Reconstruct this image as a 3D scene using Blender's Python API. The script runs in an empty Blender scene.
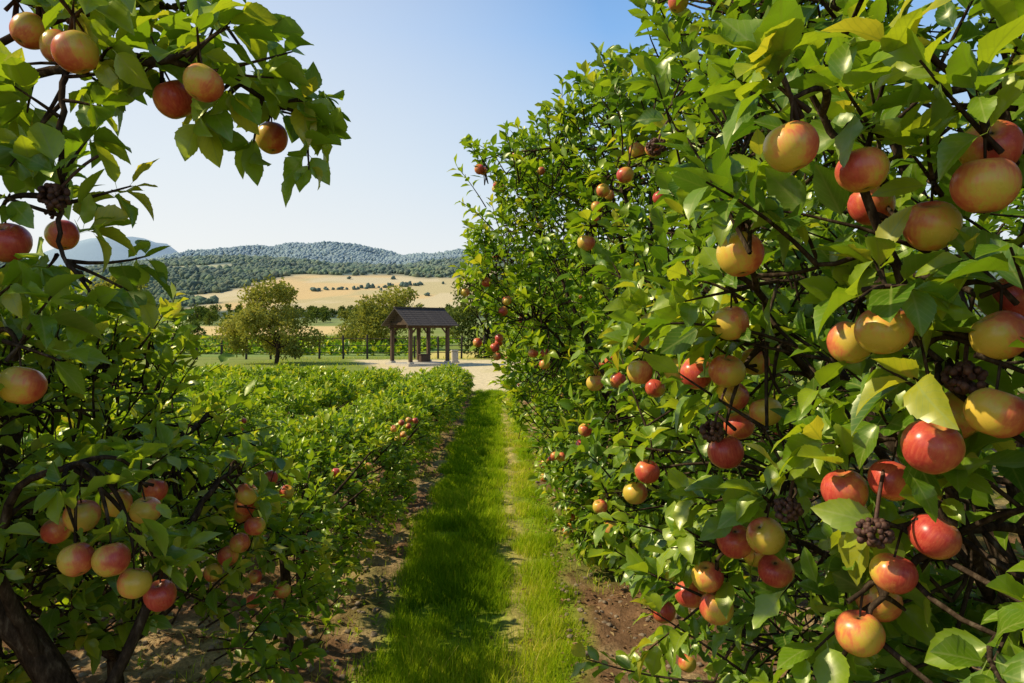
import bpy, bmesh, math, numpy as np
from mathutils import Vector
rng=np.random.default_rng(11)
scene=bpy.context.scene
COL=scene.collection
R=math.radians
# ------------------------------------------------------------ helpers
def nrmz(a):
    a=np.asarray(a,float); return a/np.maximum(np.linalg.norm(a,axis=-1,keepdims=True),1e-9)
def _h(ix,iy,iz,s):
    h=(ix.astype(np.int64)*374761393+iy.astype(np.int64)*668265263+iz.astype(np.int64)*1442695041+s*974711)&0xffffffff
    h=((h^(h>>13))*1274126177)&0xffffffff
    h=(h^(h>>16))&0xffffffff
    return h/4294967295.0
def vnoise(x,y,z=0.0,s=0):
    x=np.asarray(x,float);y=np.asarray(y,float)+0*x;z=np.asarray(z,float)+0*x
    ix,iy,iz=np.floor(x),np.floor(y),np.floor(z)
    fx,fy,fz=x-ix,y-iy,z-iz
    fx,fy,fz=[f*f*(3-2*f) for f in (fx,fy,fz)]
    o=0
    for a in (0,1):
        for b in (0,1):
            for c in (0,1):
                w=(fx if a else 1-fx)*(fy if b else 1-fy)*(fz if c else 1-fz)
                o=o+w*_h(ix+a,iy+b,iz+c,s)
    return o
def fbm(x,y,z=0.0,s=0,o=4):
    r=0;a=.5;t=0
    for k in range(o):
        r=r+a*vnoise(np.asarray(x)*2**k,np.asarray(y)*2**k,np.asarray(z)*2**k,s+k);t+=a;a*=.5
    return r/t
def sstep(a,b,x):
    t=np.clip((x-a)/(b-a),0,1);return t*t*(3-2*t)

class MB:
    """mesh accumulator"""
    def __init__(s): s.V=[];s.F=[];s.UV=[];s.R=[];s.C=[];s.n=0
    def add(s,V,F,uv=None,rnd=None,col=None):
        V=np.asarray(V,float).reshape(-1,3)
        if len(V)==0: return
        s.V.append(V);s.F.append(np.asarray(F,int)+s.n);s.n+=len(V)
        s.UV.append(np.zeros((len(V),2)) if uv is None else uv)
        s.R.append(np.zeros(len(V)) if rnd is None else np.broadcast_to(rnd,(len(V),)).astype(float))
        s.C.append(np.zeros((len(V),3)) if col is None else col)
    def build(s,name,mat,parent=None,smooth=True):
        if not s.V: return None
        V=np.concatenate(s.V);F=np.concatenate(s.F);UV=np.concatenate(s.UV);Rn=np.concatenate(s.R);C=np.concatenate(s.C)
        me=bpy.data.meshes.new(name);k=F.shape[1]
        me.vertices.add(len(V));me.vertices.foreach_set("co",V.ravel().astype(np.float32))
        me.loops.add(F.size);me.loops.foreach_set("vertex_index",F.ravel().astype(np.int32))
        me.polygons.add(len(F));me.polygons.foreach_set("loop_start",(np.arange(len(F))*k).astype(np.int32))
        me.update(calc_edges=True)
        me.polygons.foreach_set("use_smooth",np.full(len(F),smooth))
        uvl=me.uv_layers.new(name="UVMap");uvl.data.foreach_set("uv",UV[F.ravel()].ravel().astype(np.float32))
        a=me.attributes.new("rnd",'FLOAT','POINT');a.data.foreach_set("value",Rn.astype(np.float32))
        a=me.attributes.new("lp",'FLOAT_VECTOR','POINT');a.data.foreach_set("vector",C.ravel().astype(np.float32))
        me.materials.append(mat);me.update()
        ob=bpy.data.objects.new(name,me);COL.objects.link(ob)
        if parent: ob.parent=parent
        return ob
def empty(name):
    e=bpy.data.objects.new(name,None);e.empty_display_size=.2;COL.objects.link(e);return e

LODS={'hi':(np.array([0,.15,.24,.33,.335,.45,.455,.57,.575,.69,.695,.80,.805,.91,1.]),np.array([.012,.016,.22,.385,.36,.485,.455,.505,.47,.445,.405,.33,.29,.15,.004])),
      'mid':(np.array([0,.18,.42,.72,1.]),np.array([.02,.10,.48,.40,.01])),
      'far':(np.array([0,.5,1.]),np.array([.06,.5,.03]))}
def leaves(mb,pos,d,n,L,W=.50,lod='mid',rnd=None):
    N=len(pos)
    if N==0:return
    t,w=LODS[lod];m=len(t)
    d=nrmz(d);n=n-d*np.sum(n*d,-1,keepdims=True);n=nrmz(n);s=np.cross(d,n)
    L=np.broadcast_to(L,(N,)).astype(float)
    curl=rng.uniform(-.05,.45,N);fold=rng.uniform(.15,.85,N);wv=rng.uniform(0,.07,N);ph=rng.uniform(0,6.28,N)
    Wd=W*rng.uniform(.82,1.15,N);tw=rng.normal(0,.35,N)
    S=np.array([-1,0,1.])
    T=t[None,:,None]+0*S[None,None,:]+np.zeros((N,1,1))
    X=(w[None,:,None]*S[None,None,:])*Wd[:,None,None]
    body=np.clip((T-.15)/.85,0,1)
    Z=np.abs(X)*fold[:,None,None]-curl[:,None,None]*body**2+wv[:,None,None]*np.sin(T*13+ph[:,None,None])*S[None,None,:]*w[None,:,None]*2
    Z=Z+X*tw[:,None,None]*T
    Y=T-(curl[:,None,None]**2)*body**3*.4
    P=pos[:,None,None,:]+L[:,None,None,None]*(Y[...,None]*d[:,None,None,:]+X[...,None]*s[:,None,None,:]+Z[...,None]*n[:,None,None,:])
    base=np.arange(N)[:,None]*(m*3)
    q=[]
    for i in range(m-1):
        for j in range(2):
            q.append([i*3+j,i*3+j+1,(i+1)*3+j+1,(i+1)*3+j])
    F=(base[:,:,None]+np.array(q)[None]).reshape(-1,4)
    uv=np.stack([np.broadcast_to(.5+S[None,None,:]*w[None,:,None],(N,m,3)),T],-1).reshape(-1,2)
    if rnd is None: rnd=rng.random(N)
    mb.add(P.reshape(-1,3),F,uv,np.repeat(rnd,m*3))
def tubes(mb,P,rad,ns=6):
    P=np.asarray(P,float);N,m,_=P.shape
    if N==0: return
    T=np.gradient(P,axis=1);T=nrmz(T)
    ref=np.where(np.abs(T[:,:1,2:3])>.9,np.array([1.,0,0]),np.array([0,0,1.]))
    ref=np.broadcast_to(ref,T.shape)
    A=nrmz(np.cross(T,ref));B=np.cross(T,A)
    a=np.arange(ns)/ns*2*np.pi
    V=P[:,:,None,:]+rad[:,:,None,None]*(np.cos(a)[None,None,:,None]*A[:,:,None,:]+np.sin(a)[None,None,:,None]*B[:,:,None,:])
    q=[]
    for i in range(m-1):
        for j in range(ns):
            j2=(j+1)%ns;q.append([i*ns+j,i*ns+j2,(i+1)*ns+j2,(i+1)*ns+j])
    F=((np.arange(N)*m*ns)[:,None,None]+np.array(q)[None]).reshape(-1,4)
    mb.add(V.reshape(-1,3),F)
def bez(a,b,c,m):
    t=np.linspace(0,1,m)[None,:,None]
    return (1-t)**2*a[:,None]+2*t*(1-t)*b[:,None]+t*t*c[:,None]
def apples(mb,pos,rad,nr=18,ns=26,tilt=.35):
    ph=np.linspace(.0,np.pi,nr);ph[0]=.02;ph[-1]=np.pi-.02
    s=np.sin(ph)
    r=s*(1+.045*np.cos(ph));z=.97*np.cos(ph)-.30*np.exp(-(s/.30)**2)*(ph<1.57)+.17*np.exp(-(s/.24)**2)*(ph>1.57)
    a=np.arange(ns)/ns*2*np.pi
    for p,R0 in zip(pos,rad):
        lob=1+.018*np.cos(5*a+rng.uniform(0,6))+.02*np.cos(a+rng.uniform(0,6))
        sq=rng.uniform(.92,1.06)
        X=np.stack([r[:,None]*np.cos(a)*lob,r[:,None]*np.sin(a)*lob,(z[:,None]*sq+0*a)],-1)
        ax=rng.normal(0,tilt,2);cz=rng.uniform(0,6.28)
        cx,sx=math.cos(ax[0]),math.sin(ax[0]);cy,sy=math.cos(ax[1]),math.sin(ax[1]);c,s_=math.cos(cz),math.sin(cz)
        M=np.array([[1,0,0],[0,cx,-sx],[0,sx,cx]])@np.array([[cy,0,sy],[0,1,0],[-sy,0,cy]])@np.array([[c,-s_,0],[s_,c,0],[0,0,1]])
        V=(X.reshape(-1,3)@M.T)*R0+p
        q=[[i*ns+j,(i+1)*ns+j,(i+1)*ns+(j+1)%ns,i*ns+(j+1)%ns] for i in range(nr-1) for j in range(ns)]
        mb.add(V,q,None,rng.random(),X.reshape(-1,3)+0.0)
# ------------------------------------------------------------ materials
def newmat(name):
    m=bpy.data.materials.new(name);m.use_nodes=True;nt=m.node_tree;nt.nodes.clear();return m,nt
class NB:
    def __init__(s,nt): s.nt=nt
    def n(s,t,**k):
        x=s.nt.nodes.new(t)
        for a,b in k.items(): setattr(x,a,b)
        return x
    def l(s,a,b): s.nt.links.new(a,b)
    def math(s,op,a,b=None,c=None,clamp=False):
        x=s.n('ShaderNodeMath',operation=op,use_clamp=clamp)
        for i,v in enumerate((a,b,c)):
            if v is None: continue
            if hasattr(v,'links'): s.l(v,x.inputs[i])
            else: x.inputs[i].default_value=v
        return x.outputs[0]
    def mix(s,f,a,b,bt='MIX'):
        x=s.n('ShaderNodeMix',data_type='RGBA',blend_type=bt)
        for i,v in ((0,f),(6,a),(7,b)):
            if hasattr(v,'links'): s.l(v,x.inputs[i])
            else: x.inputs[i].default_value=v if i==0 else (*v,1)
        return x.outputs[2]
    def noise(s,vec,sc,det=4,rough=.55):
        x=s.n('ShaderNodeTexNoise');x.inputs['Scale'].default_value=sc;x.inputs['Detail'].default_value=det;x.inputs['Roughness'].default_value=rough
        if vec is not None: s.l(vec,x.inputs['Vector'])
        return x.outputs['Fac']
    def ramp(s,f,st):
        x=s.n('ShaderNodeValToRGB');e=x.color_ramp.elements
        while len(e)<len(st): e.new(.5)
        for i,(p,c) in enumerate(st): e[i].position=p;e[i].color=(*c,1)
        s.l(f,x.inputs[0]);return x.outputs[0]
    def mr(s,v,a,b,c=0,d=1):
        x=s.n('ShaderNodeMapRange');x.inputs[1].default_value=a;x.inputs[2].default_value=b;x.inputs[3].default_value=c;x.inputs[4].default_value=d
        s.l(v,x.inputs[0]);return x.outputs[0]
def leafmat(name,stops,tm=(1.95,1.75,.9),tfac=.42,gl=(0,0),rough=.34,veins=False):
    m,nt=newmat(name);b=NB(nt)
    at=b.n('ShaderNodeAttribute',attribute_name='rnd')
    col=b.ramp(at.outputs['Fac'],stops)
    base=col
    if veins:
        uv=b.n('ShaderNodeUVMap');sp=b.n('ShaderNodeSeparateXYZ');b.l(uv.outputs[0],sp.inputs[0])
        au=b.math('ABSOLUTE',b.math('SUBTRACT',sp.outputs[0],.5))
        mid=b.mr(au,.012,.045,1,0)
        w=b.math('SINE',b.math('MULTIPLY',b.math('SUBTRACT',sp.outputs[1],b.math('MULTIPLY',au,.8)),50.0))
        lat=b.mr(w,.72,1.0,0,.55)
        v=b.math('MAXIMUM',mid,lat)
        col=b.mix(b.math('MULTIPLY',v,.6),col,(.42,.47,.11))
        base=b.mix(b.math('MULTIPLY',v,.4),base,(.09,.14,.012))
        geo=b.n('ShaderNodeNewGeometry')
        nz=b.noise(geo.outputs['Position'],45,2)
        col=b.mix(b.mr(nz,.35,.7,0,.7),col,b.mix(1.0,col,(.56,.68,.5),'MULTIPLY'))
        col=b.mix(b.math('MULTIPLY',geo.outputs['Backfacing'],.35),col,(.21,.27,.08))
    D=b.n('ShaderNodeBsdfDiffuse');b.l(col,D.inputs['Color'])
    T=b.n('ShaderNodeBsdfTranslucent');b.l(b.mix(1.0,base,tm,'MULTIPLY'),T.inputs['Color'])
    mx=b.n('ShaderNodeMixShader');mx.inputs[0].default_value=tfac
    b.l(D.outputs[0],mx.inputs[1]);b.l(T.outputs[0],mx.inputs[2]);out=mx.outputs[0]
    if gl[1]:
        G=b.n('ShaderNodeBsdfGlossy');G.inputs['Roughness'].default_value=rough;G.inputs['Color'].default_value=(.98,.96,.70,1)
        lw=b.n('ShaderNodeLayerWeight');lw.inputs['Blend'].default_value=.2
        f=b.mr(lw.outputs['Facing'],0,1,gl[0],gl[1])
        m2=b.n('ShaderNodeMixShader');b.l(f,m2.inputs[0]);b.l(out,m2.inputs[1]);b.l(G.outputs[0],m2.inputs[2]);out=m2.outputs[0]
    o=b.n('ShaderNodeOutputMaterial');b.l(out,o.inputs[0]);return m
M_leaf=leafmat('apple_leaf',[(0,(.032,.095,.005)),(.3,(.085,.185,.008)),(.62,(.19,.31,.012)),(.88,(.35,.44,.022)),(1,(.46,.43,.035))],veins=True,gl=(.045,.17))
M_leaf_far=leafmat('bush_leaf',[(0,(.035,.095,.006)),(.4,(.11,.215,.010)),(.8,(.27,.375,.018)),(1,(.42,.43,.03))],gl=(.025,.10))
M_bg=leafmat('olive_tree_leaf',[(0,(.12,.14,.03)),(.6,(.27,.28,.055)),(1,(.40,.37,.09))],tfac=.3)
M_bgd=leafmat('dark_tree_leaf',[(0,(.045,.075,.015)),(.6,(.10,.14,.028)),(1,(.19,.22,.05))],tfac=.25)
M_grass=leafmat('grass_blade',[(0,(.10,.20,.006)),(.45,(.30,.43,.012)),(.75,(.50,.54,.03)),(1,(.64,.53,.15))],tm=(1.45,1.35,.8),tfac=.42)
M_litter=leafmat('dry_litter',[(0,(.11,.055,.026)),(.5,(.28,.16,.07)),(.85,(.48,.33,.16)),(1,(.16,.18,.045))],tm=(1,1,1),tfac=.1)

def bark():
    m,nt=newmat('bark');b=NB(nt)
    geo=b.n('ShaderNodeNewGeometry')
    mp=b.n('ShaderNodeMapping');mp.inputs['Scale'].default_value=(1,1,.35);b.l(geo.outputs['Position'],mp.inputs[0])
    nz=b.noise(mp.outputs[0],60,4,.65)
    col=b.ramp(nz,[(.3,(.018,.012,.008)),(.55,(.06,.040,.026)),(.75,(.16,.12,.08))])
    P=b.n('ShaderNodeBsdfDiffuse')
    bp=b.n('ShaderNodeBump');bp.inputs['Strength'].default_value=.8;bp.inputs['Distance'].default_value=.006
    b.l(nz,bp.inputs['Height']);b.l(bp.outputs[0],P.inputs['Normal']);b.l(col,P.inputs['Color'])
    o=b.n('ShaderNodeOutputMaterial');b.l(P.outputs[0],o.inputs[0]);return m
M_bark=bark()
def applemat():
    m,nt=newmat('apple_skin');b=NB(nt)
    lp=b.n('ShaderNodeAttribute',attribute_name='lp').outputs['Vector']
    r=b.n('ShaderNodeAttribute',attribute_name='rnd').outputs['Fac']
    sp=b.n('ShaderNodeSeparateXYZ');b.l(lp,sp.inputs[0])
    off=b.n('ShaderNodeVectorMath',operation='ADD');b.l(lp,off.inputs[0])
    cb=b.n('ShaderNodeCombineXYZ');b.l(b.math('MULTIPLY',r,37.0),cb.inputs[0]);b.l(b.math('MULTIPLY',r,11.0),cb.inputs[1]);b.l(cb.outputs[0],off.inputs[1])
    big=b.noise(off.outputs[0],1.1,3)
    mp=b.n('ShaderNodeMapping');mp.inputs['Scale'].default_value=(9,9,1.2);b.l(off.outputs[0],mp.inputs[0])
    st=b.noise(mp.outputs[0],1.0,4,.6)
    bl=b.math('ADD',b.math('MULTIPLY',sp.outputs[0],.60),b.math('MULTIPLY',b.math('SUBTRACT',big,.5),1.8))
    bl=b.math('ADD',bl,b.math('MULTIPLY',b.math('SUBTRACT',st,.5),.9))
    bl=b.math('ADD',bl,b.math('MULTIPLY',b.math('SUBTRACT',r,.42),.6))
    f=b.mr(bl,-.40,.44)
    grd=b.mix(b.noise(off.outputs[0],2.2,2),(.58,.45,.05),(.78,.45,.07))
    red=b.mix(b.mr(st,.3,.7),(.46,.03,.03),(.64,.11,.06))
    org=b.mix(b.mr(f,0,.5),grd,(.76,.25,.075))
    col=b.mix(b.mr(f,.4,1),org,red)
    vo=b.n('ShaderNodeTexVoronoi');vo.inputs['Scale'].default_value=10.0;b.l(off.outputs[0],vo.inputs['Vector'])
    col=b.mix(b.mr(vo.outputs['Distance'],.04,.11,.6,0),col,(.82,.62,.32))
    bn=b.noise(off.outputs[0],7,4,.7)
    col=b.mix(b.mr(bn,.62,.75,0,.45),col,(.38,.21,.08))
    rad=b.math('SQRT',b.math('ADD',b.math('POWER',sp.outputs[0],2.0),b.math('POWER',sp.outputs[1],2.0)))
    col=b.mix(b.mr(rad,.08,.28,.75,0),col,(.27,.22,.05))
    col=b.mix(b.mr(rad,.05,.11,.95,0),col,(.035,.02,.012))
    P=b.n('ShaderNodeBsdfPrincipled');P.inputs['Specular IOR Level'].default_value=.45
    b.l(b.mr(big,.3,.7,.24,.38),P.inputs['Roughness'])
    b.l(col,P.inputs['Base Color'])
    o=b.n('ShaderNodeOutputMaterial');b.l(P.outputs[0],o.inputs[0]);return m
M_apple=applemat()
def simple(name,c1,c2,sc,rough=.8,bump=.3,dist=.01,stretch=(1,1,1)):
    m,nt=newmat(name);b=NB(nt)
    tc=b.n('ShaderNodeTexCoord');mp=b.n('ShaderNodeMapping');mp.inputs['Scale'].default_value=stretch;b.l(tc.outputs['Object'],mp.inputs[0])
    nz=b.noise(mp.outputs[0],sc,6,.6)
    P=b.n('ShaderNodeBsdfPrincipled');P.inputs['Roughness'].default_value=rough;P.inputs['Specular IOR Level'].default_value=.25
    b.l(b.ramp(nz,[(.3,c1),(.7,c2)]),P.inputs['Base Color'])
    bp=b.n('ShaderNodeBump');bp.inputs['Strength'].default_value=bump;bp.inputs['Distance'].default_value=dist
    b.l(nz,bp.inputs['Height']);b.l(bp.outputs[0],P.inputs['Normal'])
    o=b.n('ShaderNodeOutputMaterial');b.l(P.outputs[0],o.inputs[0]);return m
M_wood=simple('weathered_wood',(.05,.03,.02),(.12,.075,.045),6,stretch=(1,1,.2))
M_shingle=simple('roof_shingle',(.04,.032,.028),(.10,.08,.065),9)
M_stone=simple('pale_stone',(.40,.36,.29),(.58,.51,.40),8)
M_rock=simple('pebble_rock',(.12,.08,.052),(.32,.24,.16),14)
M_dried=simple('dried_fruit',(.03,.012,.010),(.16,.075,.05),60,.6,.6,.003)
M_wire=simple('fence_wood',(.03,.024,.018),(.08,.06,.045),20)
def attrmat(name,detail=(6,40),bump=.5,bd=.03,far=False):
    m,nt=newmat(name);b=NB(nt)
    c=b.n('ShaderNodeAttribute',attribute_name='lp').outputs['Vector']
    geo=b.n('ShaderNodeNewGeometry');p=geo.outputs['Position']
    n1=b.noise(p,detail[0],4,.65)
    f=b.mr(n1,.25,.75,.55,1.45);h=n1
    if not far:
        n2=b.noise(p,detail[1],4,.7)
        f=b.math('MULTIPLY',f,b.mr(n2,.25,.75,.6,1.4));h=b.math('ADD',n1,b.math('MULTIPLY',n2,.5))
    sc=b.n('ShaderNodeVectorMath',operation='SCALE');b.l(c,sc.inputs[0]);b.l(f,sc.inputs['Scale'])
    P=b.n('ShaderNodeBsdfDiffuse');b.l(sc.outputs[0],P.inputs['Color'])
    bp=b.n('ShaderNodeBump');bp.inputs['Strength'].default_value=bump;bp.inputs['Distance'].default_value=bd
    b.l(h,bp.inputs['Height']);b.l(bp.outputs[0],P.inputs['Normal'])
    o=b.n('ShaderNodeOutputMaterial');b.l(P.outputs[0],o.inputs[0]);return m
M_ground=attrmat('ground_soil_and_fields',bump=.8)
M_forest=attrmat('forest_canopy',detail=(.3,.6),bump=1,bd=2.0,far=True)

# ------------------------------------------------------------ terrain
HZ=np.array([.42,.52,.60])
def haze(c,y):  # aerial haze painted into terrain and crown base colours, growing with distance y
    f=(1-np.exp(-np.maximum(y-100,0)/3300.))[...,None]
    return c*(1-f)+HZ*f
def terr(x,y):
    z=np.interp(y,[0,150,300,500,600,700,900,1000,1300,1500,1800,2300,2500,3000,9000],[0,0,3.5,11,17,33,76,88,136,134,120,278,278,90,60])
    k=sstep(350,800,y)
    z=z*(1+k*.26*(fbm(x/260.,y/340.,0,3,3)-.5))
    z=z-k*14*sstep(-650,-900,x)
    z=z+sstep(950,1150,y)*9*np.sin(x/85.+1.3*np.sin(y/170.))*(1-sstep(1350,1700,y))
    z=z+sstep(1800,2200,y)*(1-sstep(2500,2900,y))*(60*(fbm(x/300.,y/500.,0,19,3)-.5)-60*sstep(-900,-1500,x))
    z=z+640*np.exp(-((x+3250)/620.)**2-((y-6000)/1500.)**2)+330*np.exp(-((x+4300)/900.)**2-((y-6300)/1500.)**2)+330*np.exp(-((x+2350)/700.)**2-((y-5600)/1200.)**2)
    z=z+sstep(3000,5000,y)*160*(fbm(x/400.,y/500.,0,9)-.4)
    return z
def zone(x,y):
    w=(fbm(x*2.2,y*2.2,0,5)-.5)
    xx=x+w*.35
    g=sstep(-.84,-.66,xx)*(1-sstep(.40,.62,xx))
    tr=np.exp(-((x-.12-w*.3)/.085)**2)*(vnoise(x*1.5,y*.9,0,31)*.7+.40)
    g=g*(1-np.clip(tr,0,1)*.7)
    return g,w
def lin(a,b,s): return list(np.arange(a,b,s))
def geo_(a,b,s,k):
    o=[];v=a
    while v<b: o.append(v);v+=s;s*=k
    return o
xs=np.array(sorted(set(np.round([-v for v in geo_(1400,9500,40,1.12)]+lin(-1400,-100,14)+lin(-100,-20,1.5)+lin(-20,-5.5,.25)+lin(-5.5,3.2,.05)+lin(3.2,20,.4)+lin(20,100,4)+lin(100,500,16)+geo_(500,9500,40,1.2),4))))
ys=np.array(sorted(set(np.round([-400,-150,-60,-30,-15,-8,-4,-2,-1]+lin(0,12,.05)+lin(12,46,.16)+lin(46,150,1.0)+lin(150,1600,12)+geo_(1600,12000,25,1.04),4))))
X,Y=np.meshgrid(xs,ys)
g,w=zone(X,Y)
Z=terr(X,Y)
RE=20.6
rowend=RE+1.2*w+np.where(X<-3.5,3.0,0)
inorch=(1-sstep(rowend-.3,rowend+.3,Y))*sstep(-60,-40,X)*(1-sstep(40,60,X))
grassm=g*inorch
near=(Y<30)&(np.abs(X)<25)
def relief(x,y): return (fbm(x*5,y*5,0,12,5)-.5)*.13+(vnoise(x*22,y*22,0,17)-.5)*.03
Z=Z+np.where(near,relief(X,Y)*(1-grassm*.8)*inorch-.02*grassm,0)
C=np.zeros(X.shape+(3,))
def lay(m,c):
    global C
    C=C*(1-m[...,None])+np.array(c)*m[...,None]
one=np.ones_like(X)
lay(one,(.22,.26,.06))
lay(sstep(.45,.7,fbm(X*.05,Y*.05,0,41)),(.28,.30,.09))
soil=np.array([.19,.105,.055]);straw=np.array([.40,.28,.14])
lay(inorch,soil)
lay(inorch*sstep(.42,.64,fbm(X*2.6,Y*2.6,0,21))*.7,straw)
lay(inorch*sstep(.52,.74,fbm(X*1.3,Y*1.3,0,77))*.6,(.14,.18,.03))
lay(grassm,(.20,.27,.02))
lay(inorch*np.clip(np.exp(-((X-.12-w*.3)/.10)**2)*(vnoise(X*1.5,Y*.9,0,31)*.8+.3),0,1)*.8,(.56,.42,.15))
yd=sstep(rowend-.5,rowend+.6,Y)*(1-sstep(41.5,43.5,Y+3*w))*(1-sstep(1.5,3.2,X+2*w))
yd=yd*(1-sstep(-.3,.6,(-X+w-1.6-(Y-RE)*.34)))
lay(yd,(.70,.56,.33))
lay(yd*sstep(.5,.7,fbm(X*.6,Y*.6,0,8))*.35,(.52,.44,.18))
lay(sstep(43,44.5,Y)*(1-sstep(58,60,Y))*sstep(-6,-5,X)*(1-sstep(10,14,X)),(.62,.50,.16))
fm=sstep(47,48,Y)*(1-sstep(150,160,Y))*(X<-5.5)
rows=.5+.5*np.sin((Y+X*.25)*2*np.pi/4.0)
lay(fm,(.19,.27,.075));lay(fm*rows*.4*(Y<110),(.34,.36,.12))
lay(sstep(160,170,Y)*(1-sstep(290,310,Y))*(1-sstep(-50,-38,X)),(.70,.50,.21))
lay(sstep(420,500,Y),(.06,.085,.03))
def gold(x,y,wa): return sstep(610,635,y+wa*60)*(1-sstep(860,900,y+wa*170))*sstep(-300,-265,x+wa*170)*(1-sstep(-25,-8,x+wa*80))
wa=(fbm(X/90.,Y/90.,0,51)-.5)
gm=gold(X,Y,wa);lay(gm,(.72,.46,.15))
lay(gm*sstep(.50,.55,fbm(X/70.,Y/40.,0,52)),(.56,.42,.15))
lay(gm*sstep(.54,.58,fbm(X/50.,Y/60.,0,58)),(.66,.50,.24))
wb=(fbm(X/60.,Y/60.,0,57)-.5)
def patch2(x,y,wb): return sstep(1015,1030,y+wb*60)*(1-sstep(1060,1075,y+wb*60))*sstep(-540,-520,x+wb*120)*(1-sstep(-450,-430,x+wb*120))
lay(patch2(X,Y,wb),(.42,.36,.14))
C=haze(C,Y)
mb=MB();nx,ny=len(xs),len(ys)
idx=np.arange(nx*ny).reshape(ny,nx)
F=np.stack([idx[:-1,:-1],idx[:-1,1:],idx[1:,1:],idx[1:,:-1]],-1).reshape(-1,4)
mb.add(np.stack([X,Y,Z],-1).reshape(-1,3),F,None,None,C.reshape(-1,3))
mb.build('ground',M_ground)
def gz(x,y): return terr(np.asarray(x,float),np.asarray(y,float))

# ------------------------------------------------------------ distant forest (crowns)
bm=bmesh.new();bmesh.ops.create_icosphere(bm,subdivisions=2,radius=1)
IV=np.array([v.co[:] for v in bm.verts]);IF=np.array([[v.index for v in f.verts] for f in bm.faces]);bm.free()
bm=bmesh.new();bmesh.ops.create_icosphere(bm,subdivisions=1,radius=1)
JV=np.array([v.co[:] for v in bm.verts]);JF=np.array([[v.index for v in f.verts] for f in bm.faces]);bm.free()
def crowns(mb,x,y,r,col,IV=IV,IF=IF):
    z=gz(x,y);N=len(x)
    nz=1+.9*(vnoise(IV[None,:,0]*2.1+x[:,None],IV[None,:,1]*2.1+y[:,None],IV[None,:,2]*2.1,6)-.5)
    V=IV[None]*nz[...,None]*(r[:,None]*rng.uniform(.75,1.25,(N,3)))[:,None]+np.stack([x,y,z+r*.5],-1)[:,None]
    Fi=(np.arange(N)[:,None,None]*len(IV)+IF[None]).reshape(-1,3)
    mb.add(V.reshape(-1,3),Fi,None,None,np.repeat(col,len(IV),0))
mbf=MB()
N=46000
x=rng.uniform(-1150,260,N);y=rng.uniform(640,1420,N)
wa=(fbm(x/90.,y/90.,0,51)-.5);wb=(fbm(x/60.,y/60.,0,57)-.5)
dens=sstep(.30,.5,fbm(x/55.,y/55.,0,61))
k=(gold(x,y,wa)<.15)&(patch2(x,y,wb)<.2)&(rng.random(N)<.25+.75*dens)
x,y=x[k],y[k];N=len(x)
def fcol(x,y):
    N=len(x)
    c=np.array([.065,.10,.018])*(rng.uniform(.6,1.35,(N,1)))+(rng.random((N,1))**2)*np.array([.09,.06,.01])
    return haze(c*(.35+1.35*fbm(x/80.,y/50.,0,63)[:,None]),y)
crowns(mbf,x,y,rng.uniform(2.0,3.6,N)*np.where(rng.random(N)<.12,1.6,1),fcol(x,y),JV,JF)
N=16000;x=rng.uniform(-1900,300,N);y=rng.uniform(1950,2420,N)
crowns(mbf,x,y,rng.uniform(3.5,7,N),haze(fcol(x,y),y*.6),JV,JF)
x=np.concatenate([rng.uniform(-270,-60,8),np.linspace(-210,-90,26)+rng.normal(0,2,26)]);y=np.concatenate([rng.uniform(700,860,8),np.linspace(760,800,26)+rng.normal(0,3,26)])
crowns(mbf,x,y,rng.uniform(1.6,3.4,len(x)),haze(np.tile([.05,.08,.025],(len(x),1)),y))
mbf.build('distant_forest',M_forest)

# ------------------------------------------------------------ leafy trees built from leaf clumps
def bgtree(name,x0,y0,H,Rw,nl,ls,mat,zlo=.25,mbl=None,mbb=None):
    own=mbl is None
    if own: mbl,mbb=MB(),MB()
    g0=float(gz(x0,y0))
    nc=30;cc=[]
    for i in range(nc):
        u=rng.random()**.8;a=rng.uniform(0,6.28);rr=Rw*math.sqrt(rng.random())*(.95*math.sin(math.pi*(.12+.8*u))**.7)
        cc.append((x0+rr*math.cos(a),y0+rr*math.sin(a),g0+H*(zlo+(1-zlo-.07)*u)))
    cc=np.array(cc);per=nl//nc
    cr=rng.uniform(.14,.28,nc)*Rw*1.4
    P=cc[:,None]+nrmz(rng.normal(size=(nc,per,3)))*(rng.random((nc,per,1))**.45)*cr[:,None,None]*np.array([1,1,.85])
    P=P.reshape(-1,3);D=nrmz(rng.normal(size=P.shape)+np.array([0,0,.2]));Nn=nrmz(rng.normal(size=P.shape)*.7+np.array([-.2,0,1]))
    cl=np.repeat(rng.random(nc),per)
    leaves(mbl,P,D,Nn,ls*rng.uniform(.7,1.3,len(P)),.6,'far',np.clip(cl*.6+rng.random(len(P))*.4,0,1))
    top=np.array([x0,y0,g0+H*.55])
    tp=bez(np.array([[x0,y0,g0-.1]]),np.array([[x0+.1*Rw,y0,g0+H*.3]]),top[None],7)
    tubes(mbb,tp,np.linspace(H*.03,H*.012,7)[None],8)
    k=rng.choice(nc,12,False)
    st=tp[0,rng.integers(2,6,12)]
    tubes(mbb,bez(st,(st+cc[k])/2+np.array([0,0,.08*H]),cc[k],5),np.tile(np.linspace(H*.011,H*.003,5),(12,1)),5)
    if own:
        e=empty(name);mbb.build('trunk',M_bark,e);mbl.build('foliage',mat,e)
bgtree('olive_tree',-12.3,37.5,4.4,2.7,8500,.18,M_bg,zlo=.0)
bgtree('olive_tree',-10.0,64,5.6,4.0,4600,.32,M_bg,zlo=.10)
bgtree('olive_tree',-14.5,72,4.6,3.4,3200,.32,M_bg,zlo=.10)
bgtree('oak_tree',-.9,46,5.6,2.7,6000,.24,M_bgd,zlo=.06)
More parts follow.
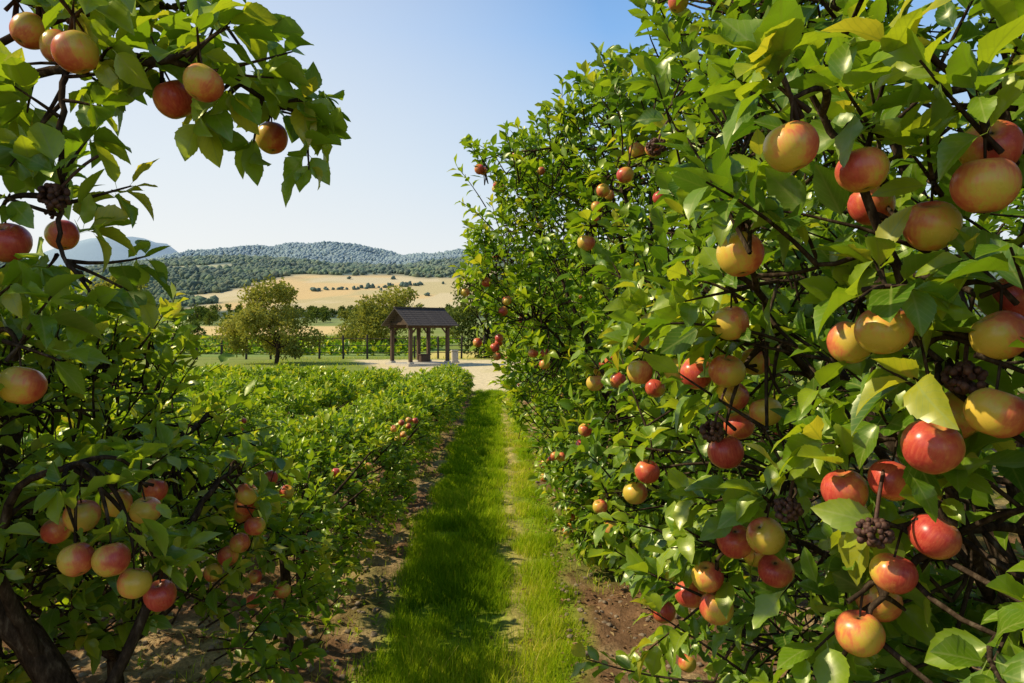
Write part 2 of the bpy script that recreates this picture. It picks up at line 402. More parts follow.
bgtree('oak_tree',3.4,52,6.6,3.4,3200,.3,M_bgd,zlo=.12)
bgtree('poplar_tree',-40,72,8.0,2.8,2600,.4,M_bg,zlo=.1)
bgtree('poplar_tree',-34,60,4.6,2.6,2200,.35,M_bgd,zlo=.1)
ml,mbk=MB(),MB()
def belt(n,xa,xb,ya,yb,h0,h1,nl,ls):
    for i in range(n):
        bgtree('',rng.uniform(xa,xb),rng.uniform(ya,yb),rng.uniform(h0,h1),rng.uniform(h0,h1)*.5,nl,ls,None,.05,ml,mbk)
belt(14,-150,-90,250,330,4,8,260,1.0)
belt(60,-230,40,330,430,5,10,260,1.3)
belt(70,-380,60,430,580,5,9,240,1.5)
belt(8,-78,-50,120,180,3,5,260,.6)
e=empty('tree_belt');mbk.build('trunks',M_bark,e);ml.build('foliage',M_bgd,e)

# ------------------------------------------------------------ apple trees
EYE=np.array([0,0,1.85])
heroA=np.array([[.365,.859,2.080],[.487,.919,2.065],[.592,1.09,2.05],[.39,1.11,1.973],[.45,1.332,1.864],[.516,.919,1.85],[.546,1.065,1.831],
[.610,.859,2.032],[.645,.90,2.09],[.599,.95,1.995],[.65,.888,1.843],[.72,.95,1.892],[.623,.859,1.746],[.682,1.025,1.722],[.580,.919,1.693],
[.610,1.065,1.616],[.561,1.11,1.588],[.652,1.025,1.54],[.59,1.025,1.485],[.641,1.158,1.394],[.56,1.065,1.377],[.493,1.268,1.467],[.566,1.402,1.356],
[.482,1.402,1.417],[.451,1.48,1.31],[.468,1.48,1.252],[.463,1.665,1.206],[.492,2.05,1.004],[.463,1.402,1.60],[.545,1.402,1.682],[.465,1.402,1.766],
[.584,1.567,1.777],[.451,1.567,1.751],[.494,1.903,1.736],[.50,1.47,1.71],[.55,1.567,1.632],[.411,2.05,1.82],[.39,1.903,1.733],[.41,1.903,1.456],
[.504,2.22,1.66],[.46,2.66,1.655],[.411,2.96,1.62],[.405,2.05,1.361],[.335,2.66,2.19],[.513,2.8,2.485],[.593,2.96,2.63],[.502,3.33,2.53],
[.433,2.96,1.084],[.476,2.96,.984]])
heroB=np.array([[.442,3.55,1.33],[.426,3.55,1.247],[.32,4.84,1.687],[.234,4.84,1.687],[.30,4.6,1.62],[-.25,4.9,2.12],[-.1,5.0,2.2]])
heroU=np.array([[-.913,1.332,2.431],[-.719,1.158,2.321],[-.86,1.332,2.40],[-.503,1.158,2.268],[-.604,1.268,2.278],[-.494,1.48,2.266],[-.746,1.065,1.764],[-1.003,1.567,2.068],[-.836,1.158,1.998]])
heroL=np.array([[-.906,1.48,1.447],[-.932,1.665,1.428],[-.813,1.567,1.436],[-.963,1.903,1.404],[-1.081,1.665,1.362],[-.869,1.402,1.379],[-.797,1.402,1.379],[-.793,1.48,1.302],[-.779,1.567,1.241],
[-.822,2.22,1.317],[-.796,2.22,1.213],[-1.0,2.66,1.13],[-.897,2.66,1.273],[-1.04,3.33,1.06],[-.86,2.3,1.26]])
dried=np.array([[.632,.93,1.785],[.548,1.00,1.553],[.43,1.38,1.645],[.505,1.2,1.535],[.40,1.75,2.32]])
driedU=np.array([[-.764,1.17,2.078]])
ALLH=np.concatenate([heroA,heroB,heroU,heroL,dried,driedU])
def relax(P,dmin=.070):
    P=P.copy()
    for it in range(30):
        D=P[:,None]-P[None];L=np.linalg.norm(D,axis=-1)+np.eye(len(P))*9
        m=(L<dmin)
        if not m.any(): break
        P+= (nrmz(D)*((dmin-L)*m)[...,None]*.5).sum(1)
    return P
def keepmask(c):
    """thin the leaves on the open (alley) side of each fruit, and inside fruit"""
    ok=np.linalg.norm(c-EYE,axis=1)>.62
    thr=rng.uniform(.026,.056,len(c))
    for a in ALLH:
        w=nrmz(EYE-a);v=c-a;t=v@w;p=np.linalg.norm(v-t[:,None]*w,axis=1)
        ok&=~((t>-.02)&(t<.5)&(p<thr))
        ok&=np.linalg.norm(v,axis=1)>.04
    return ok
SUN=nrmz(np.array([-1.,.0,.90]))
def shoots(mbl,mbb,base,dir_,ln,nl,ls,lod,stem=True,spur=False,clear=True,drop=0.,bright=0.):
    N=len(base)
    if N==0: return
    dir_=nrmz(dir_);ln=np.broadcast_to(ln,(N,)).astype(float)
    side=nrmz(np.cross(dir_,nrmz(rng.normal(size=(N,3)))))
    bend=side*rng.uniform(-.25,.25,(N,1))+np.array([0,0,1])*rng.uniform(-.2,.15,(N,1))
    tip=base+dir_*ln[:,None]+bend*ln[:,None]
    midp=base+dir_*ln[:,None]*.5
    t=(np.arange(nl)+rng.uniform(.2,.8,(N,nl)))/nl
    t=.18+.82*t**.75 if not spur else .6+.4*t
    tt=t[...,None]
    P=(1-tt)**2*base[:,None]+2*tt*(1-tt)*midp[:,None]+tt**2*tip[:,None]
    T=nrmz(2*(1-tt)*(midp-base)[:,None]+2*tt*(tip-midp)[:,None])
    az=np.arange(nl)[None]*2.4+rng.uniform(0,6.28,(N,1))+rng.normal(0,.3,(N,nl))
    A=nrmz(np.cross(T,np.array([.31,.22,.93])+0*T));B=np.cross(T,A)
    rad=np.cos(az)[...,None]*A+np.sin(az)[...,None]*B
    el=(1.25-.8*t if not spur else rng.uniform(.5,1.4,(N,nl)))+rng.normal(0,.15,(N,nl))
    D=nrmz(T*np.cos(el)[...,None]+rad*np.sin(el)[...,None]+np.array([0,0,-1])*(rng.uniform(-.15,.40,(N,nl,1))+drop))
    Nn=nrmz(np.array([0,0,.60])+SUN*.45+T*.55+rng.normal(size=D.shape)*.42)
    L=ls*rng.uniform(.55,1.2,(N,nl))*(1-.25*(t-.5))
    rn=np.clip(rng.random((N,1))*.38+rng.random((N,nl))*.38+.45*t**2-.10+bright,0,1)
    P,D,Nn=[q.reshape(-1,3) for q in (P,D,Nn)];L=L.ravel();rn=rn.ravel()
    if clear:
        k=keepmask(P+D*L[:,None]*.55)&(np.linalg.norm(P+D*L[:,None]-EYE,axis=1)>.60)
        P,D,Nn,L,rn=P[k],D[k],Nn[k],L[k],rn[k]
    leaves(mbl,P,D,Nn,L,.50,lod,rn)
    if stem:
        pt=bez(base,midp,tip,5)
        m=keepmask(tip) if clear else np.ones(N,bool)
        tubes(mbb,pt[m],np.tile(np.linspace(.0042,.0016,5),(m.sum(),1)),5)
def prof(u,pr): return np.interp(u,pr[0],pr[1])
def tree(name,c,rx,ry,zlo,zhi,pr,nsh,nl,ls,lod,heroes=None,napp=20,trunk=(.075,),bias=.75,applelod=(18,26),limbs=9,shootlen=(.16,.36),extra=None,lean=(0,0),apsize=.036,bright=0.):
    e=empty(name);mbl,mbb,mba=MB(),MB(),MB()
    cx,cy=c
    def samp(n,lo=.55,hi=1.,left=bias):
        out=[]
        while len(out)<n:
            m=4*n
            a=rng.uniform(0,2*np.pi,m);u=rng.uniform(0,1,m)
            q=np.sqrt(rng.uniform(lo**2,hi**2,m))
            ca,sa=np.cos(a),np.sin(a);den=(np.abs(ca)**2.6+np.abs(sa)**2.6)**(-1/2.6)
            topf=rng.random(m)<.16
            q=np.where(topf,np.sqrt(rng.random(m)),q);u=np.where(topf,rng.uniform(.82,1,m),u)
            pf=prof(u,pr)
            x=cx+q*den*ca*rx*pf;y=cy+q*den*sa*ry*pf;z=zlo+(zhi-zlo)*u
            nn=.78+.44*vnoise(x*1.7,y*1.7,z*1.7,int(abs(cy)*10))
            x=cx+(x-cx)*nn;y=cy+(y-cy)*nn;z=z*(.92+.16*vnoise(x*1.3,y*1.3,0,3))
            keep=(x<cx+.25)|(rng.random(m)>left)
            keep&=vnoise(x*2.6,y*2.6,z*2.6,int(abs(cx)*10)+2)>.25
            out+=list(np.stack([x,y,z],-1)[keep])
        return np.array(out[:n])
    hz=max(zlo+.25,.5);base=np.array([[cx+lean[0],cy+lean[1],-.06]]);top=np.array([[cx,cy,hz]])
    tr=bez(base,(base+top)/2+np.array([[.05,-.04,0]]),top,9)
    tr[0,:,0]+=.015*np.sin(np.arange(9)*1.7)
    tubes(mbb,tr,trunk[0]*np.array([1.45,1.12,1,.96,.93,.9,.9,.92,.8])[None],12)
    ends=samp(limbs*2,.5,.8)
    far=ends[np.argsort(-np.linalg.norm(ends[:,:2]-[cx,cy],axis=1))][:limbs]
    st=np.repeat(top,limbs,0)+rng.normal(0,.02,(limbs,3))-np.array([0,0,1])*rng.uniform(0,.15,(limbs,1))
    mid=st*.5+far*.5+np.array([0,0,.22])*np.sign(far[:,2:3]-hz-.1)+rng.normal(0,.1,(limbs,3))
    lb=bez(st,mid,far,12);lb[:,2:-1]+=rng.normal(0,.014,(limbs,9,3))
    tubes(mbb,lb,np.linspace(trunk[0]*.5,.007,12)[None]*rng.uniform(.8,1.1,(limbs,1)),8)
    nodes=lb.reshape(-1,3)
    n2=limbs*6;e2=samp(n2,.6,.95)
    d2=np.linalg.norm(nodes[:,None]-e2[None],axis=-1)+ (np.tile(np.arange(12),limbs)<3)[:,None]*1.0
    s2=nodes[np.argmin(d2,0)]
    sb=bez(s2,(s2+e2)/2+np.array([0,0,.06])+rng.normal(0,.04,(n2,3)),e2,8);sb[:,1:-1]+=rng.normal(0,.006,(n2,6,3))
    tubes(mbb,sb,np.tile(np.linspace(.011,.004,8),(n2,1)),6)
    nodes=np.concatenate([nodes,sb.reshape(-1,3)])
    if extra is not None:
        for pth,r0,r1 in extra:
            pth=np.array(pth);tq=np.linspace(0,len(pth)-1,len(pth)*5)
            pp=np.stack([np.interp(tq,np.arange(len(pth)),pth[:,i]) for i in range(3)],-1)
            for _ in range(3): pp[1:-1]=(pp[:-2]+pp[1:-1]*2+pp[2:])/4
            pp[1:-1]+=rng.normal(0,.0025,(len(pp)-2,3))
            tubes(mbb,pp[None],np.linspace(r0,r1,len(pp))[None],8);nodes=np.concatenate([nodes,pp])
    p=samp(nsh);o=p-np.array([cx,cy,(zlo+zhi)*.45]);o=o/np.array([rx,ry,(zhi-zlo)*.6])
    d=nrmz(nrmz(o)*.75+np.array([0,0,.6])+rng.normal(size=p.shape)*.38)
    ln=rng.uniform(*shootlen,nsh)
    p=p-d*ln[:,None]*.6
    if lod=='hi' or lod=='mid':
        D=np.linalg.norm(nodes[:,None]-p[None],axis=-1);i=np.argmin(D,0);dm=D[i,np.arange(nsh)]
        k=dm<.5;tubes(mbb,bez(nodes[i][k],(nodes[i][k]+p[k])/2+rng.normal(0,.02,(k.sum(),3)),p[k],4),np.tile(np.linspace(.005,.0035,4),(k.sum(),1)),5)
    if lod=='hi' and nsh>1000:
        fr=(p[:,0]<cx-.15)&(p[:,1]<3.3)
        shoots(mbl,mbb,p[fr],d[fr],ln[fr],nl,ls,'hi',bright=bright)
        shoots(mbl,mbb,p[~fr],d[~fr],ln[~fr],nl,ls,'mid',bright=bright)
    else:
        shoots(mbl,mbb,p,d,ln,nl,ls,lod,stem=lod!='far',clear=lod!='far' or cy<8,bright=bright)
    if heroes is not None and len(heroes):
        H=relax(heroes);rad=rng.uniform(.0325,.0378,len(H))
        apples(mba,H,rad,*applelod)
        inn=nrmz(np.array([cx,cy,0])-H*np.array([1,1,0]))
        spur=H+np.array([0,0,.062])+inn*rng.uniform(.0,.035,(len(H),1))
        i=np.argmin(np.linalg.norm(nodes[:,None]-(spur+inn*.05)[None],axis=-1),0)
        nn=nodes[i]
        tubes(mbb,bez(nn,(nn+spur)/2+np.array([0,0,.05])+rng.normal(0,.02,spur.shape),spur,8),np.tile(np.linspace(.0065,.0032,8),(len(H),1)),6)
        tubes(mbb,bez(spur,spur+(H-spur)*.5+np.array([0,0,.008]),H+np.array([0,0,.018]),5),np.tile(np.linspace(.0022,.0016,5),(len(H),1)),5)
        for rep in range(3):
            ds=nrmz(-inn*.55+np.array([0,0,.55])+rng.normal(size=H.shape)*.5)
            shoots(mbl,mbb,spur-ds*.03,ds,rng.uniform(.05,.15,len(H)),6,.100,lod,spur=True,bright=.12)
    if napp:
        q=samp(napp,.9,1.0,.9);cl=[]
        for a in q:
            k=rng.integers(1,4);cl+=list(a+rng.normal(0,.045,(k,3)))
        cl=relax(np.array(cl))
        if lod!='far': cl=cl[keepmask(cl)]
        apples(mba,cl,rng.uniform(.031,.037,len(cl))*apsize/.036,max(8,applelod[0]//2+1),max(10,applelod[1]//2+1))
    mbb.build('trunk_and_branches',M_bark,e);mbl.build('foliage',M_leaf if lod=='hi' else M_leaf_far,e);mba.build('apples',M_apple,e)
    return e,nodes
PA=([0,.15,.4,.75,1],[.76,.92,1,1,.8])
PB=([0,.2,.45,.62,.8,.95,1],[.50,.66,.84,1.0,1.0,.88,.6])
PC=([0,.15,.5,.8,1],[.7,.9,1,.9,.45])
exA=[([(1.3,1.6,1.0),(.95,1.35,1.35),(.75,1.15,1.62),(.62,1.0,1.84),(.5,.95,2.06),(.42,.95,2.2)],.014,.004),
     ([(1.3,1.4,1.3),(.95,1.2,1.5),(.72,1.05,1.55),(.60,1.05,1.47),(.54,1.1,1.30)],.011,.0035),
     ([(1.3,1.9,1.2),(.9,1.7,1.6),(.62,1.5,1.82),(.48,1.3,1.95),(.40,1.15,2.08)],.013,.004),
     ([(1.3,1.8,.9),(.8,1.6,1.3),(.55,1.45,1.45),(.46,1.45,1.36)],.011,.0035),
     ([(1.2,1.3,1.8),(.9,1.05,2.0),(.70,.93,2.12),(.56,.9,2.22)],.011,.004)]
eA,_=tree('apple_tree',(1.8,2.0),1.40,1.9,.36,3.75,PA,2050,13,.092,'hi',heroA,24,(.09,),.72,extra=exA,limbs=11,bright=.02)
tree('apple_tree',(1.38,5.6),1.62,1.75,.12,3.5,PB,1700,11,.098,'mid',heroB,30,(.08,),.75,(12,16),bright=.05)
yy=9.0
for i in range(4):
    tree('apple_tree',(1.72+rng.uniform(-.05,.05),yy),1.32,1.65,.08,3.0+rng.uniform(-.2,.2),PC,640,9,.125+.012*i,'far',None,16,(.08,),.7,(8,10),shootlen=(.2,.4),bright=.05)
    yy+=3.1
for y0 in (1.5,5.2,9.5):
    tree('apple_tree',(5.0,y0),1.3,1.9,.3,3.5,PC,420,9,.15,'far',None,0,(.08,),.3,(8,10),shootlen=(.2,.4))
exU=[([(-1.9,1.5,1.7),(-1.4,1.4,2.15),(-.97,1.32,2.33),(-.76,1.25,2.335),(-.56,1.2,2.325),(-.45,1.33,2.30),(-.37,1.4,2.27)],.013,.003),
     ([(-1.9,1.5,1.9),(-1.3,1.4,2.3),(-.9,1.35,2.46),(-.7,1.35,2.5),(-.52,1.35,2.47)],.011,.003),
     ([(-.80,1.26,2.335),(-.775,1.2,2.22),(-.765,1.2,2.10),(-.76,1.17,1.98),(-.70,1.17,1.93)],.006,.003),
     ([(-1.6,1.4,1.8),(-1.1,1.25,1.95),(-.9,1.12,1.9),(-.8,1.06,1.82)],.010,.0035)]
eU,_=tree('apple_tree',(-2.2,1.35),.92,1.0,1.3,2.9,([0,.3,.7,1],[.8,1,.9,.5]),330,11,.096,'hi',heroU,3,(.09,),.0,extra=exU,limbs=7,bright=.12)
ml_,mb_=MB(),MB()
def along(path,n):
    path=np.array(path);t=np.sort(rng.uniform(0,len(path)-1,n))
    return np.stack([np.interp(t,np.arange(len(path)),path[:,i]) for i in range(3)],-1)
for path,n in ((exU[0][0][2:],21),(exU[1][0][2:],13),(exU[2][0],20),(exU[3][0][1:],20)):
    P=along(path,n)
    d=nrmz(rng.normal(size=P.shape)*np.array([.8,.6,.6])+np.array([.35,0,.10]))
    shoots(ml_,mb_,P,d,rng.uniform(.05,.16,n),7,.094,'hi',spur=True,drop=.05,bright=.14)
mb_.build('bough_twigs',M_bark,eU);ml_.build('bough_leaves',M_leaf,eU)
exL=[([(-1.0,1.85,-.05),(-1.02,1.8,.5),(-1.08,1.75,.85),(-1.2,1.7,1.12),(-1.45,1.7,1.4)],.055,.03),
     ([(-1.15,1.7,1.05),(-1.2,1.6,1.3),(-1.1,1.55,1.5),(-.92,1.5,1.56)],.018,.005),
     ([(-1.06,1.76,.8),(-.95,1.9,1.15),(-.9,2.1,1.35),(-.84,2.2,1.42)],.018,.005)]
tree('apple_tree',(-1.74,2.3),.86,.95,.80,1.92,([0,.2,.5,.7,1],[.7,.98,1,.8,.55]),540,11,.086,'hi',heroL,5,(.06,),.0,extra=exL,limbs=7,bright=.18)
def driedc(P,par):
    m=MB()
    for p in P:
        n=60;v=nrmz(rng.normal(size=(n,3)))*.0215*np.array([1,1,.85])*rng.uniform(.85,1.1,(n,1))
        for q in v:
            nr,ns=6,8;ph=np.linspace(.05,3.09,nr);a=np.arange(ns)/ns*6.2832
            S=np.stack([np.sin(ph)[:,None]*np.cos(a),np.sin(ph)[:,None]*np.sin(a),np.cos(ph)[:,None]+0*a],-1).reshape(-1,3)
            m.add(S*rng.uniform(.004,.0062)+p+q,[[i*ns+j,(i+1)*ns+j,(i+1)*ns+(j+1)%ns,i*ns+(j+1)%ns] for i in range(nr-1) for j in range(ns)])
    st=P+0.0;en=P+np.array([.05,.06,.09])
    tubes(m,bez(st,(st+en)/2+np.array([0,0,.02]),en,6),np.full((len(P),6),.003),6)
    m.build('dried_fruit_clusters',M_dried,par)
driedc(dried,eA);driedc(driedU,eU)

# ------------------------------------------------------------ low bush rows on the left
def hrow(y): return np.interp(y,[2,3.5,5,10,16,22],[1.42,1.35,1.16,.95,.76,.68])
def row(xc,ya,yb,hw,n,nl,ls,lod,hs=1.,fruit=0,trunks=True,e=None):
    mbl,mbb,mba=MB(),MB(),MB()
    y=rng.uniform(ya,yb,n);a=rng.uniform(-.35,np.pi+.35,n);q=np.sqrt(rng.uniform(.35,1,n))
    h=hrow(y)*hs*(.76+.48*vnoise(y*1.1,xc,0,4));z0=np.interp(y,[2,8],[.60,.50])*h
    bulge=.72+.54*vnoise(y*.95+xc,a*.8,0,14)
    x=xc+hw*bulge*q*np.cos(a);z=z0+(h-z0)*q*np.sin(a)*(.9+.2*bulge-.1)
    z=np.where(np.sin(a)<.15,z-rng.random(n)*.26*h,z)
    p=np.stack([x,y,z],-1)
    d=nrmz(np.stack([np.cos(a)*.7,0*a,np.abs(np.sin(a))*.8+.3],-1)+rng.normal(size=p.shape)*.35)
    ln=rng.uniform(.12,.27,n)*(1 if lod!='far' else 1.2)
    shoots(mbl,mbb,p-d*ln[:,None]*.6,d,ln,nl,ls,lod,stem=lod!='far',clear=ya<4,bright=.10)
    if trunks:
        for yt in np.arange(ya+.3,yb,1.15):
            x0=xc+rng.uniform(.0,.28);yt=yt+rng.uniform(-.15,.15);h0=float(hrow(yt))*hs
            b0=np.array([[x0,yt,-.05]]);t0=np.array([[x0+rng.uniform(-.08,.08),yt,h0*.45]])
            tubes(mbb,bez(b0,(b0+t0)/2+rng.normal(0,.03,(1,3)),t0,6),np.array([[.05,.04,.036,.034,.03,.024]]),8)
            nb=7;ee=t0+np.stack([rng.uniform(-.85,.85,nb)*hw,rng.uniform(-.5,.5,nb),rng.uniform(.1,.42,nb)*h0],-1);s=np.repeat(t0,nb,0)
            tubes(mbb,bez(s,(s+ee)/2+np.array([0,0,-.02]),ee,6),np.tile(np.linspace(.015,.005,6),(nb,1)),6)
    if fruit:
        y=rng.uniform(ya,yb,fruit);x=xc+hw*rng.uniform(.75,1.0,fruit);z=hrow(y)*hs*rng.uniform(.5,.85,fruit)
        cl=[]
        for a_ in np.stack([x,y,z],-1): cl+=list(a_+rng.normal(0,.04,(rng.integers(1,4),3)))
        cl=relax(np.array(cl));apples(mba,cl,rng.uniform(.03,.036,len(cl)),10,14)
    own=e is None
    if own: e=empty('apple_bush_row')
    mbb.build('trunks',M_bark,e);mbl.build('foliage',M_leaf_far,e);mba.build('apples',M_apple,e)
    return e
e=row(-1.50,2.35,8,.58,1150,11,.080,'mid',1.,10)
row(-1.44,8,20.3,.54,1650,9,.105,'far',1.,3,e=e)
e=row(-3.25,1.9,9,.58,850,10,.10,'mid',.93,6)
row(-3.25,9,20.6,.55,1150,9,.125,'far',.97,e=e)
xc=-5.05
for i in range(6):
    ya=max(2.5,-xc/.78*.9);yb=22.5 if i else 21.2
    row(xc,ya,yb,.58,int(62*(yb-ya))+100,9,.145,'far',.95)
    xc-=1.85

# ------------------------------------------------------------ grass, weeds, litter
def blades(mb,x,y,h,w,rn,lean=.45):
    N=len(x);a=rng.uniform(0,6.28,N);ld=np.stack([np.cos(a),np.sin(a),0*a],-1)*rng.uniform(.05,lean,(N,1))
    s=np.stack([-np.sin(a+rng.normal(0,.8,N)),np.cos(a),0*a],-1)
    t=np.array([0,.55,1.]);ww=np.array([1,.75,.08])
    base=np.stack([x,y,-.025+0*x],-1)
    P=base[:,None]+h[:,None,None]*(t[None,:,None]*np.array([0,0,1])*(1-.25*t[None,:,None]*np.linalg.norm(ld,axis=-1)[:,None,None])+(t**1.8)[None,:,None]*ld[:,None])
    V=np.stack([P-s[:,None]*(ww[None,:,None]*w[:,None,None]),P+s[:,None]*(ww[None,:,None]*w[:,None,None])],2)
    q=np.array([[0,1,3,2],[2,3,5,4]])
    F=(np.arange(N)[:,None,None]*6+q[None]).reshape(-1,4)
    mb.add(V.reshape(-1,3),F,None,np.repeat(rn,6))
mg=MB()
def strip(n,ya,yb,h0,h1,wd):
    x=rng.uniform(-.95,.65,n);y=ya+(yb-ya)*rng.random(n)
    g,_=zone(x,y);tuft=fbm(x*4,y*4,0,88,3)
    k=rng.random(n)<g*np.clip(sstep(.25,.6,tuft)*1.3+.12,0,1)
    x,y,g,tuft=x[k],y[k],g[k],tuft[k]
    h=rng.uniform(h0,h1,len(x))*(.20+1.8*tuft)*(.5+.5*g)*np.where(x>.05,.65,1.05)
    rn=np.clip(.02+.60*fbm(x*2.5,y*2.5,0,71,2)+rng.normal(0,.17,len(x))+.32*np.exp(-((x-.2)/.2)**2),0,1)
    blades(mg,x,y,h,np.full(len(x),wd)*rng.uniform(.6,1.3,len(x)),rn,.7)
strip(66000,2.4,6.5,.05,.13,.0022)
strip(50000,6.5,12,.05,.12,.0036)
strip(26000,12,20.8,.05,.10,.007)
n=26000;x=rng.uniform(-6,4,n);y=rng.uniform(2.2,14,n);k=(fbm(x*1.3,y*1.3,0,77)>.50)&((x<-.85)|(x>.5));x,y=x[k],y[k]
blades(mg,x,y,rng.uniform(.03,.14,len(x)),rng.uniform(.002,.004,len(x)),rng.uniform(.05,1,len(x)),.7)
n=9000;x=rng.uniform(-14,14,n);y=rng.uniform(22.6,46,n);k=(x<-2.4-(y-20.6)*.34)|(x>2.4)|(y>42.8);x,y=x[k],y[k]
blades(mg,x,y,rng.uniform(.06,.2,len(x)),rng.uniform(.008,.016,len(x)),rng.uniform(.3,1,len(x)),.5)
mg.build('grass',M_grass)
mw=MB();n=800;x=rng.uniform(-4,3,n);y=rng.uniform(2.3,9,n);k=((x<-.75)|(x>.45))&(fbm(x*1.3,y*1.3,0,77)>.45);x,y=x[k],y[k]
b=np.stack([x,y,0*x-.02],-1);dd=MB()
shoots(mw,dd,b,np.tile([0,0,1.],(len(x),1)),rng.uniform(.03,.12,len(x)),8,.045,'mid',stem=False,clear=False,bright=.15)
mw.build('weeds',M_leaf_far)
mlit=MB();n=52000;x=rng.uniform(-4.0,2.5,n);y=2.2+10*rng.random(n)**1.4;k=((x<-.72)|(x>.36)|(rng.random(n)<.05))&(rng.random(n)<.25+1.1*sstep(.35,.6,fbm(x*3,y*3,0,91,3)));x,y=x[k],y[k];n=len(x)
P=np.stack([x,y,relief(x,y)+.006],-1)
a=rng.uniform(0,6.28,n);D=np.stack([np.cos(a),np.sin(a),rng.normal(0,.3,n)],-1)
leaves(mlit,P,D,nrmz(np.array([0,0,1.])+rng.normal(size=(n,3))*.6),rng.uniform(.010,.045,n),np.where(rng.random(n)<.5,.12,.42),'far')
mlit.build('fallen_leaves',M_litter)
mp=MB();n=4200;x=rng.uniform(-4,3,n);y=2.3+8*rng.random(n)**1.3;k=(x<-.75)|(x>.4);x,y=x[k],y[k];n=len(x)
r=rng.uniform(.004,.024,n)
V=IV[None]*(.6+.8*vnoise(IV[None,:,0]*1.6+x[:,None]*40,IV[None,:,1]*1.6+y[:,None]*40,IV[None,:,2]*1.6,2))[...,None]*r[:,None,None]*np.array([1,1,.65])+np.stack([x,y,relief(x,y)],-1)[:,None]
mp.add(V.reshape(-1,3),(np.arange(n)[:,None,None]*len(IV)+IF[None]).reshape(-1,3));mp.build('soil_clods',M_rock)

# ------------------------------------------------------------ pavilion
def box(name,mat,parent,loc,dim,rot=(0,0,0),bev=.01):
    bm=bmesh.new();bmesh.ops.create_cube(bm,size=1)
    for v in bm.verts: v.co.x*=dim[0];v.co.y*=dim[1];v.co.z*=dim[2]
    if bev: bmesh.ops.bevel(bm,geom=bm.edges[:],offset=bev,segments=2,affect='EDGES')
    me=bpy.data.meshes.new(name);bm.to_mesh(me);bm.free();me.materials.append(mat)
    ob=bpy.data.objects.new(name,me);ob.location=loc;ob.rotation_euler=rot;ob.parent=parent;COL.objects.link(ob);return ob
pv=empty('wooden_pavilion')
HW,HD=1.25,1.05
box('stone_base',M_stone,pv,(0,0,.05),(3.1,2.7,.14))
for i,(px,py) in enumerate([(-HW,-HD),(HW,-HD),(-HW,HD),(HW,HD),(.55,HD)]):
    box('post_%d'%(i+1),M_wood,pv,(px,py,1.05),(.19,.19,1.84))
    box('post_foot_%d'%(i+1),M_stone,pv,(px,py,.17),(.30,.30,.10))
for s in (-1,1):
    box('beam_long_%s'%('a' if s<0 else 'b'),M_wood,pv,(0,s*HD,2.03),(2.95,.13,.15))
    box('beam_cross_%s'%('a' if s<0 else 'b'),M_wood,pv,(s*HW,0,2.18),(.12,2.5,.13))
for i,(x,y) in enumerate([(-HW,-HD),(HW,-HD),(-HW,HD),(HW,HD)]):
    dx=-np.sign(x);box('brace_%d'%(i+1),M_wood,pv,(x+dx*.2,y,1.78),(.07,.07,.58),(0,math.atan2(dx,1),0),.004)
RW,RD,ZE,ZR=1.70,1.58,2.02,2.92
ang=math.atan2(ZR-ZE,RD);sl=math.hypot(RD,ZR-ZE)
for s in (-1,1):
    nC=8
    for c in range(nC):
        f=(c+.5)/nC
        box('shingle_course_%s%d'%('a' if s<0 else 'b',c),M_shingle,pv,(0,s*RD*(1-f),ZE+(ZR-ZE)*f+.06),(2*RW,sl/nC*1.18,.05),(s*-ang+s*.05,0,0),.006)
box('ridge_cap',M_shingle,pv,(0,0,ZR+.10),(2*RW+.04,.2,.07))
for s in (-1,1):
    bm=bmesh.new();vs=[bm.verts.new(v) for v in ((s*HW,-RD*.86,ZE+.10),(s*HW,RD*.86,ZE+.10),(s*HW,0,ZR-.02),(s*(HW-.06),-RD*.86,ZE+.10),(s*(HW-.06),RD*.86,ZE+.10),(s*(HW-.06),0,ZR-.02))]
    for f in ((0,1,2),(5,4,3),(0,3,4,1),(1,4,5,2),(2,5,3,0)): bm.faces.new([vs[i] for i in f])
    bmesh.ops.recalc_face_normals(bm,faces=bm.faces[:])
    me=bpy.data.meshes.new('gable');bm.to_mesh(me);bm.free();me.materials.append(M_wood);o=bpy.data.objects.new('gable',me);o.parent=pv;COL.objects.link(o)
box('bench_seat',M_wood,pv,(.82,HD-.25,.52),(.75,.36,.06));box('bench_side',M_wood,pv,(.82,HD-.25,.31),(.66,.30,.36))
pv.location=(-4.25,36.2,0);pv.rotation_euler=(0,0,R(38));pv.scale=(.90,.90,1.0)
sb=empty('stone_bollard');box('shaft',M_stone,sb,(0,0,.32),(.34,.30,.64),bev=.03);box('cap',M_stone,sb,(0,0,.685),(.42,.38,.09),bev=.02);box('plinth',M_stone,sb,(0,0,.05),(.46,.42,.1),bev=.02)
sb.location=(-2.55,38.5,0);sb.rotation_euler=(0,0,.3)
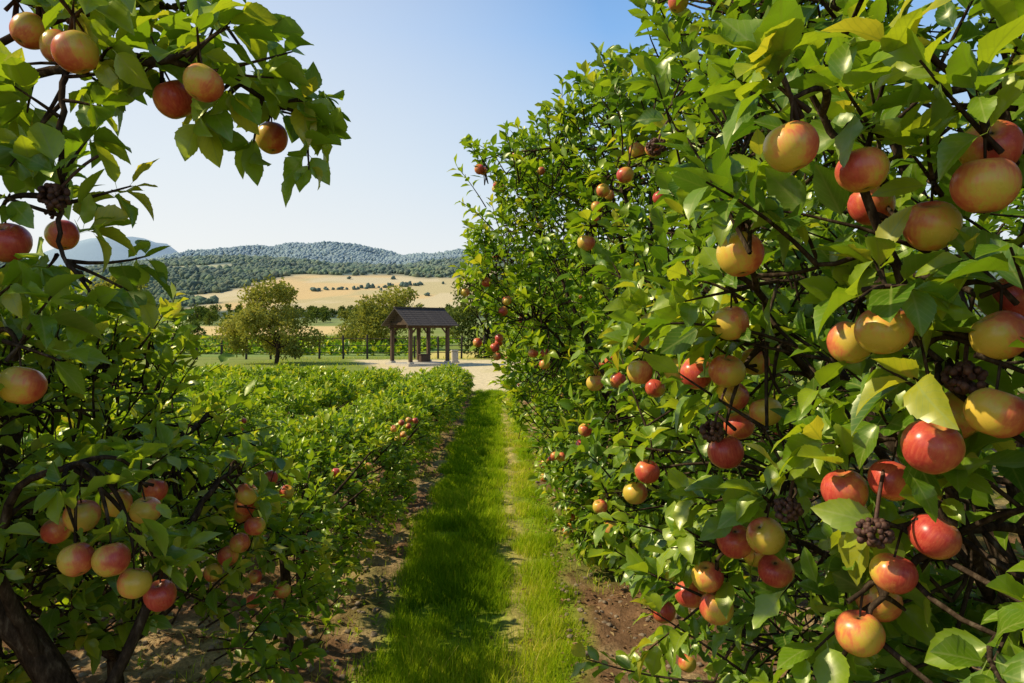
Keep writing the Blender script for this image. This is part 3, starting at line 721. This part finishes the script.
# ------------------------------------------------------------ fence
mf=MB()
px=np.arange(-34,0.5,1.5)
def fy(x): return 43.6+.09*(x+10)
P=np.stack([np.stack([px,fy(px),0*px-.1],-1),np.stack([px+.03*np.sin(px*7),fy(px),1.5+.06*np.sin(px*5)],-1)],1)
tubes(mf,P,np.full((len(px),2),.07),6)
for zz in (.4,.85,1.3):
    Wr=np.stack([px,fy(px),0*px+zz+.01*np.sin(px*3)],-1)
    tubes(mf,Wr[None],np.full((1,len(px)),.022),4)
mf.build('wire_fence',M_wire)
mc=MB()
n=26000;yr=50+4*rng.integers(0,16,n);xr=rng.uniform(-60,-6,n);yr=yr-.25*xr+rng.normal(0,.35,n)-3
k=(yr>49)&(yr<125);xr,yr=xr[k],yr[k];n=len(xr)
leaves(mc,np.stack([xr,yr,rng.uniform(.0,.6,n)],-1),rng.normal(size=(n,3))+np.array([0,0,.5]),rng.normal(size=(n,3))*.5+np.array([0,0,1]),rng.uniform(.35,.6,n),.6,'far')
mc.build('vineyard_rows',M_leaf_far)

# ------------------------------------------------------------ light, sky, camera
elev=math.asin(SUN[2]);az=math.atan2(SUN[0],SUN[1])
W=bpy.data.worlds.new('World');scene.world=W;W.use_nodes=True;nt=W.node_tree;b=NB(nt)
bg=nt.nodes['Background'];sk=nt.nodes.new('ShaderNodeTexSky');sk.sky_type='NISHITA';sk.sun_disc=False
sk.sun_elevation=elev;sk.sun_rotation=az;sk.air_density=1.0;sk.dust_density=2.0;sk.ozone_density=1.2;sk.altitude=100
tc=b.n('ShaderNodeTexCoord');sp=b.n('ShaderNodeSeparateXYZ');b.l(tc.outputs['Generated'],sp.inputs[0])
k=7.2
hz=b.ramp(sp.outputs[2],[(0,(.90,.90,.86)),(.09,(.85,.89,.91)),(.22,(.57,.75,.94)),(.40,(.26,.51,.91)),(.65,(.09,.23,.56)),(1,(.06,.15,.40))])
sc=b.n('ShaderNodeVectorMath',operation='SCALE');b.l(hz,sc.inputs[0]);sc.inputs['Scale'].default_value=k
dt=b.n('ShaderNodeVectorMath',operation='DOT_PRODUCT');b.l(tc.outputs['Generated'],dt.inputs[0]);dt.inputs[1].default_value=tuple(nrmz([-.8,1.6,.28]))
hw=b.mix(b.mr(dt.outputs['Value'],.8,1.0,0,.6),sc.outputs[0],(1.0*k,.99*k,.94*k))
b.l(b.mix(.90,sk.outputs[0],hw),bg.inputs[0]);bg.inputs[1].default_value=.138
L=bpy.data.lights.new('sun','SUN');L.energy=5.0;L.angle=R(.55);L.color=(1,.90,.64)
lo=bpy.data.objects.new('sun',L);COL.objects.link(lo)
lo.rotation_euler=Vector(SUN).to_track_quat('Z','Y').to_euler();lo.location=(-5,0,8)
cam=bpy.data.cameras.new('camera');co=bpy.data.objects.new('camera',cam);COL.objects.link(co)
co.location=tuple(EYE);co.rotation_euler=(R(90),0,0)
cam.sensor_width=36;cam.lens=683/1024*36;cam.shift_x=.0117;cam.shift_y=-.0112;cam.clip_start=.05;cam.clip_end=30000
scene.camera=co
scene.view_settings.view_transform='Standard';scene.view_settings.look='None';scene.view_settings.exposure=0
